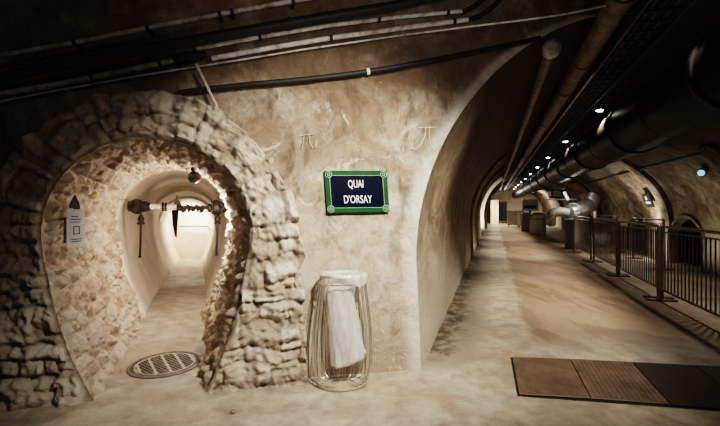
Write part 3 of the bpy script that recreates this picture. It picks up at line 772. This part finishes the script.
m = MB(); c = corr(.55, 4.05, 3.22); m.lathe([(.05, -.08), (.085, -.05), (.09, .0), (.09, .04), (.055, .06)], c, KD, 14); m.build('end_cap', 'greypipe', tp)
for Y in (6.2, 7.6, 9.6, 12.5):
    m = MB(); collar(m, corr(.55, Y, 3.22), KD, .055, .018); m.build('collar', 'rustpipe', tp)
ct = empty('cable_tray', corr(1.42, 6, 3.36), 'dark perforated cable tray hung under the vault between pipe and duct', 'cable tray')
m = MB()
for s0 in (1.24, 1.60): m.box((corr(s0, 2, 3.38)+corr(s0, 42, 3.38))/2, (.02, 42.2, .07), (KN, KD, ZU))
m.build('side_rail', 'galv', ct, smooth=False)
m = MB()
for k in range(100):
    Y = 2+k*.22; m.box(corr(1.42, Y, 3.365), (.36, .03, .012), (KN, KD, ZU))
m.build('rungs', 'darkmetal', ct, smooth=False)
m = MB()
for s0 in (1.32, 1.40, 1.5): m.tube([corr(s0, 2, 3.39), corr(s0, 12, 3.39), corr(s0, 42, 3.39)], .022, 8)
m.build('cables', 'cable', ct)
m = MB(); m.tube([corr(1.19, Y, 3.30) for Y in (5, 10, 20, 42)], .014, 8); tag(m.build('ceiling_conduit', 'greypipe'), 'thin tan conduit along the edge of the cable tray', 'conduit')
vd = empty('ceiling_duct', corr(2.2, 7, 3.0), 'large dark round ventilation duct with flange rings under the vault', 'duct')
m = MB(); m.tube([corr(2.2, Y, 2.93) for Y in (2.2, 4, 6.4, 9, 14, 22, 34, 42)], .42, 32); m.build('duct', 'duct', vd)
for Y in (3.7, 6.5, 9.3, 12.1, 14.9, 17.7, 21, 26, 33):
    m = MB(); m.lathe([(.415, -.07), (.445, -.05), (.45, -.02), (.45, .02), (.445, .03), (.415, .03)], corr(2.2, Y, 2.93), KD, 32); m.build('flange', 'duct', vd)
for Y in (5.1, 7.9, 10.7, 13.5):
    m = MB(); m.tube([corr(2.2, Y, 2.93)+KN*(.422*math.cos(a))+ZU*(.422*math.sin(a)) for a in [2*PI*k/28 for k in range(28)]], .005, 6, True); m.tube([corr(2.2, Y, 3.35), corr(2.2, Y, 3.62)], .012, 6); m.build('hanger', 'darkmetal', vd)
ORD = ['first', 'second', 'third', 'fourth', 'fifth', 'sixth', 'seventh', 'eighth', 'ninth', 'tenth', 'eleventh', 'twelfth', 'thirteenth', 'fourteenth']
LY = [7.1+3.4*i for i in range(10)]
proto = None
SPOTW = [480, 260, 480, 300, 460, 330, 420, 420, 420, 420]
for i, Y in enumerate(LY):
    loc = corr(1.78, Y, 3.34)
    if proto is None:
        proto = empty('ceiling_light', loc, '', 'ceiling light')
        m = MB(); m.lathe([(.045, .10), (.07, .08), (.075, .0), (.062, -.004)], loc, ZU, 18); m.tube([loc+ZU*.08, loc+ZU*.3], .012, 6); m.build('housing', 'black', proto)
        m = MB(); m.lathe([(.062, .004), (.055, -.012), (.03, -.022), (0, -.024)], loc, ZU, 18); m.build('lens', 'litdisc', proto)
        o = proto
    else: o = dup(proto); o.location = loc
    tag(o, '%s small glowing spotlight from the corridor mouth, beside the big duct' % ORD[i], 'ceiling light', 'row of ceiling spotlights along the duct')
    lamp('SPOT', loc-ZU*.05, SPOTW[i], WARM, .05, loc-ZU*3-KN*(.1 if i < 2 else .5), 88 if i < 2 else 74, .7)
# wall lamp, teal
wl = corr(4.30, 8.75, 2.37); wle = empty('wall_lamp', wl, 'dark wall lamp with a pale teal lens high on the vault', 'lamp')
ld = Vector((-.75, -.62, -.22)).normalized()
m = MB(); m.lathe([(.04, -.22), (.08, -.19), (.085, -.02), (.07, .02)], wl, ld, 18); m.tube([wl-ld*.2, wl-ld*.2+ZU*.3+KN*.05], .02, 8); m.build('housing', 'black', wle)
m = MB(); m.lathe([(.068, .018), (.06, .035), (.035, .05), (.0, .055)], wl, ld, 18); m.build('lens', 'teal', wle)
# number sign on the right wall
def rwall(s_off, Y, z): return corr(SC+AR*math.sqrt(1-((max(z, VZ)-VZ)/VH)**2)-s_off, Y, z)
np_ = rwall(.16, 12.7, 1.83); tv = (rwall(.16, 12.7, 2.05)-rwall(.16, 12.7, 1.6)).normalized(); tn = KD.cross(tv).normalized()
ne = empty('number_sign', np_, 'small dark sign with a white mark on the pale rib of the vault', 'sign')
m = MB(); m.box(np_, (.62, .03, .46), (KD, tn, tv)); m.build('panel', 'black', ne, smooth=False)
sd = -1 if (KN*-1).dot(tn) < 0 else 1
m = MB()
for (u, v, a, b) in ((.03, .085, .16, .12), (0, -.07, .40, .07)):
    m.box(np_+KD*u+tv*v+tn*sd*.018, (a, .01, b), (KD, tn, tv))
m.build('print', 'cream', ne, smooth=False)
# ------------------------------------------------------------------ barriers
def make_barrier():
    e = empty('crowd_barrier', (0, 0, 0), '', 'barrier'); L, H = 2.36, 1.285
    def T(name, pts, r, mat='galv'):
        mm = MB(); mm.tube(pts, r, 8); return mm.build(name, mat, e)
    T('top_rail', [(.03, 0, H), (L/2, 0, H), (L-.03, 0, H)], .023); T('bottom_rail', [(0, 0, .20), (L, 0, .20)], .020); T('sub_rail', [(0, 0, H-.09), (L, 0, H-.09)], .012)
    for x in (0, L):
        T('post', [(x, 0, .02), (x, 0, .6), (x, 0, H-.05), (x+(.03 if x == 0 else -.03), 0, H)], .027)
        mm = MB(); mm.box((x, 0, .022), (.07, .46, .04), None, .012); mm.build('foot', 'galv', e)
    for k in range(1, 20): T('bar', [(L*k/20, 0, .20), (L*k/20, 0, H-.09)], .011)
    return e
bar0 = make_barrier()
def put(o, s, Y, ang, label, group):
    o.location = corr(s, Y, 0); o.rotation_euler = (0, 0, math.atan2(1, .335)+ang); tag(o, label, 'barrier', group)
G1 = 'grey barriers along the walkway'; G2 = 'barriers on the far side of the channel'
put(bar0, 2.80, 4.62, math.radians(1.5), 'grey metal barrier at the mouth of the walkway, cut by the picture edge', G1)
put(dup(bar0), 2.76, 7.08, 0, 'second grey barrier along the walkway, with its feet on the floor', G1)
put(dup(bar0), 2.78, 9.52, 0, 'third grey barrier along the walkway, opposite the small arched niches', G1)
put(dup(bar0), 2.76, 12.0, math.radians(1), 'fourth grey barrier along the walkway, next to the green box', G1)
put(dup(bar0), 4.15, 10.3, 0, 'barrier standing behind the walkway row, near the round-topped niche', G2)
put(dup(bar0), 4.15, 14.2, 0, 'barrier standing behind the walkway row, below the silver hose', G2)
# ------------------------------------------------------------------ far machinery
YM = 17.5
fd = empty('flexible_duct', px(583, 210, YM), 'silver ribbed flexible duct curving up behind the far barrier', 'duct')
m = MB(); pts = [px(x, y, Y) for x, y, Y in ((568, 213, 17.2), (574, 212, 17.3), (583, 209, 17.5), (589, 205, 17.8), (592, 198, 18.0))]
P = resample([tuple(v) for v in pts], 41); m.tube(P, [.33+.018*math.cos(i*PI) for i in range(41)], 20); m.build('hose', 'silver', fd)
m = MB(); m.lathe([(.34, -.05), (.38, -.05), (.38, .05), (.34, .05)], px(574, 211.5, 17.4), (pts[2]-pts[0]), 20); m.build('clamp', 'white', fd)
m = MB(); P = resample([tuple(px(x, y, Y)) for x, y, Y in ((551, 224, 17.6), (551, 217, 17.4), (553, 213, 17.3), (560, 211.5, 17.2), (569, 213, 17.1))], 20); m.tube(P, .20, 16); tag(m.build('insulated_pipe', 'insul'), 'grey lagged pipe bending down beside the silver hose', 'pipe')
ah = empty('air_handler', px(563, 190, 18.5), 'dark steel air unit hung above the silver hose', 'machine')
m = MB(); m.box(px(559, 194, 18.9), (.8, 1.3, .4), (KN, KD, ZU), .06); m.build('case', 'darkmetal', ah, smooth=False)
m = MB(); m.box(px(562, 199.5, 18.0), (1.2, .12, .06), (KN, KD, ZU), .02); m.build('lip', 'insul', ah, smooth=False)
m = MB(); m.box(px(566, 196, 17.9), (.14, .14, .45), ((KN+ZU*.5).normalized(), KD, (ZU-KN*.5).normalized()), .02); m.build('elbow', 'silver', ah, smooth=False)
P = resample([tuple(px(x, y, Y)) for x, y, Y in ((567, 187, 19.2), (572, 185.5, 19.2), (578, 187, 19.2), (584, 191.5, 19.2), (586, 198, 19.2))], 20)
m = MB(); m.tube(P, .25, 18); tag(m.build('pipe_elbow', 'copper'), 'rust coloured pipe elbow under the vault above the silver hose', 'pipe elbow')
gb = empty('green_box', ground(561, 247), 'dark green box standing by the far end of the walkway barriers', 'box')
g0 = corr(2.95, 15.6, 0)
m = MB(); m.box(g0+ZU*.55, (.55, .7, 1.1), (KN, KD, ZU), .03); m.build('case', 'olive', gb, smooth=False)
m = MB(); m.box(g0+ZU*1.125, (.6, .75, .05), (KN, KD, ZU), .015); m.build('lid', 'olive', gb, smooth=False)
# far barriers / panels
cb = None
for i, (x, Y, w, lb) in enumerate(((514, 33, 1.0, 'pale upright panel at the far end of the corridor, beside the dark doorway'), (521, 32, .45, 'narrow pale panel at the far end of the corridor, by the table'))):
    b0 = px(x, 207, Y); b0.z = 0
    e = empty('display_panel', b0, lb, 'panel')
    m = MB(); m.box(b0+ZU*.72, (w, .08, 1.2), (KN, KD, ZU), .02); m.build('board', 'cream', e, smooth=False)
    for dx in (-w*.4, w*.4):
        m = MB(); m.box(b0+KN*dx+ZU*.06, (.06, .3, .12), (KN, KD, ZU), .01); m.build('foot', 'darkmetal', e, smooth=False)
b0 = px(530, 207, 27); b0.z = 0
e = empty('control_desk', b0, 'pale console with dark screen at the far end of the corridor', 'desk')
m = MB(); m.box(b0+ZU*.62, (1.1, .7, 1.24), (KN, KD, ZU), .05); m.build('cabinet', 'insul', e, smooth=False)
m = MB(); m.box(b0+ZU*1.75, (1.0, .25, .75), (KN, KD, ZU), .04); m.build('casing', 'cream', e, smooth=False)
m = MB(); m.box(b0+ZU*1.62-KD*.13, (.8, .04, .22), (KN, KD, ZU)); m.build('screen', 'black', e, smooth=False)
m = MB(); m.box(b0+ZU*1.3, (.12, .12, .3), (KN, KD, ZU)); m.build('stand', 'darkmetal', e, smooth=False)
wt = px(538, 207, 24); wt.z = 0
e = empty('water_tank', wt, 'dark upright metal tank at the right of the far corridor', 'tank')
m = MB(); m.lathe([(.42, 0), (.45, .04), (.45, 1.05), (.40, 1.18), (.2, 1.26), (.0, 1.28)], wt, ZU, 24); m.build('shell', 'insul', e)
m = MB(); m.tube([wt+Vector((math.cos(a)*.455, math.sin(a)*.455, .9)) for a in [2*PI*k/28 for k in range(28)]], .02, 6, True); m.build('hoop', 'galv', e)
# ------------------------------------------------------------------ lights
# spotlight in the gallery that rakes the plaster wall and the arch's near leg
lamp('SPOT', (.85, 1.25, 3.2), 640, WARM2, .05, (-.3, 3.9, 1.2), 74, 1.0)
lamp('SPOT', (.4, .9, 2.3), 60, WARM2, .3, (.1, 3.6, 3.6), 80, 1.0)  # added light without a fixture, brightens the pipes high on the wall
for Y, k in ((6.0, 90), (9.0, 70), (12.2, 80), (15.2, 60)): lamp('SPOT', corr(3.3, Y, 2.9), k, WARM, .08, corr(2.7, Y, 0), 95, .8)  # added unseen fill right of the duct, for floor and railing
lamp('SPOT', corr(1.75, 3.7, 3.3), 330, WARM, .08, corr(-.5, 4.9, .1), 85, .9)  # added unseen spot that brightens the foot of the near left vault
for Y in (12.6, 20.4):          # uplights at the foot of the right-hand ribs
    lamp('SPOT', corr(4.2, Y+.15, .25), 260, WARM2, .08, rwall(.1, Y+.3, 2.2), 80, .8)
lamp('SPOT', corr(3.6, 9.4, .3), 45, WARM2, .1, rwall(.1, 9.6, 1.6), 110, .9)  # added light with no fixture, brightens the wall behind the barriers
lamp('SPOT', corr(.1, 21.6, .5), 260, WARM2, .08, corr(-.6, 23.0, 1.5), 90, .7)  # added unseen spot to make the left rib stand out bright
lamp('POINT', corr(3.0, 16.4, 2.0), 30, (1, .93, .84), .1)  # added light with no fixture, for the silver hose
lamp('POINT', corr(4.2, 12.6, .6), 22, (1, .93, .84), .1)
lamp('POINT', corr(.3, 36.5, 2.2), 200, WARM, .15); lamp('POINT', corr(3.2, 35, 2.6), 220, WARM, .15)
lamp('POINT', (-1.2, .3, 3.3), 12, WARM2, .4)  # weak fill light added in the gallery, no fixture
# ------------------------------------------------------------------ world, camera
w = bpy.data.worlds.new('World'); S.world = w; w.use_nodes = True
w.node_tree.nodes['Background'].inputs[0].default_value = (.9, .75, .6, 1); w.node_tree.nodes['Background'].inputs[1].default_value = .004
cd = bpy.data.cameras.new('camera'); cam = bpy.data.objects.new('camera', cd); C.objects.link(cam)
cam.location = (0, 0, CH); cam.rotation_euler = (PI/2, 0, 0); cd.sensor_width = 36; cd.lens = 36*F/720; cd.shift_y = -6/720; cd.clip_start = .05
S.camera = cam
S.view_settings.view_transform = 'Filmic'; S.view_settings.look = 'High Contrast'
for k in ('navy', 'green', 'duct'): M[k].node_tree.nodes['Principled BSDF'].inputs['Specular IOR Level'].default_value = .07
S.view_settings.exposure = .35
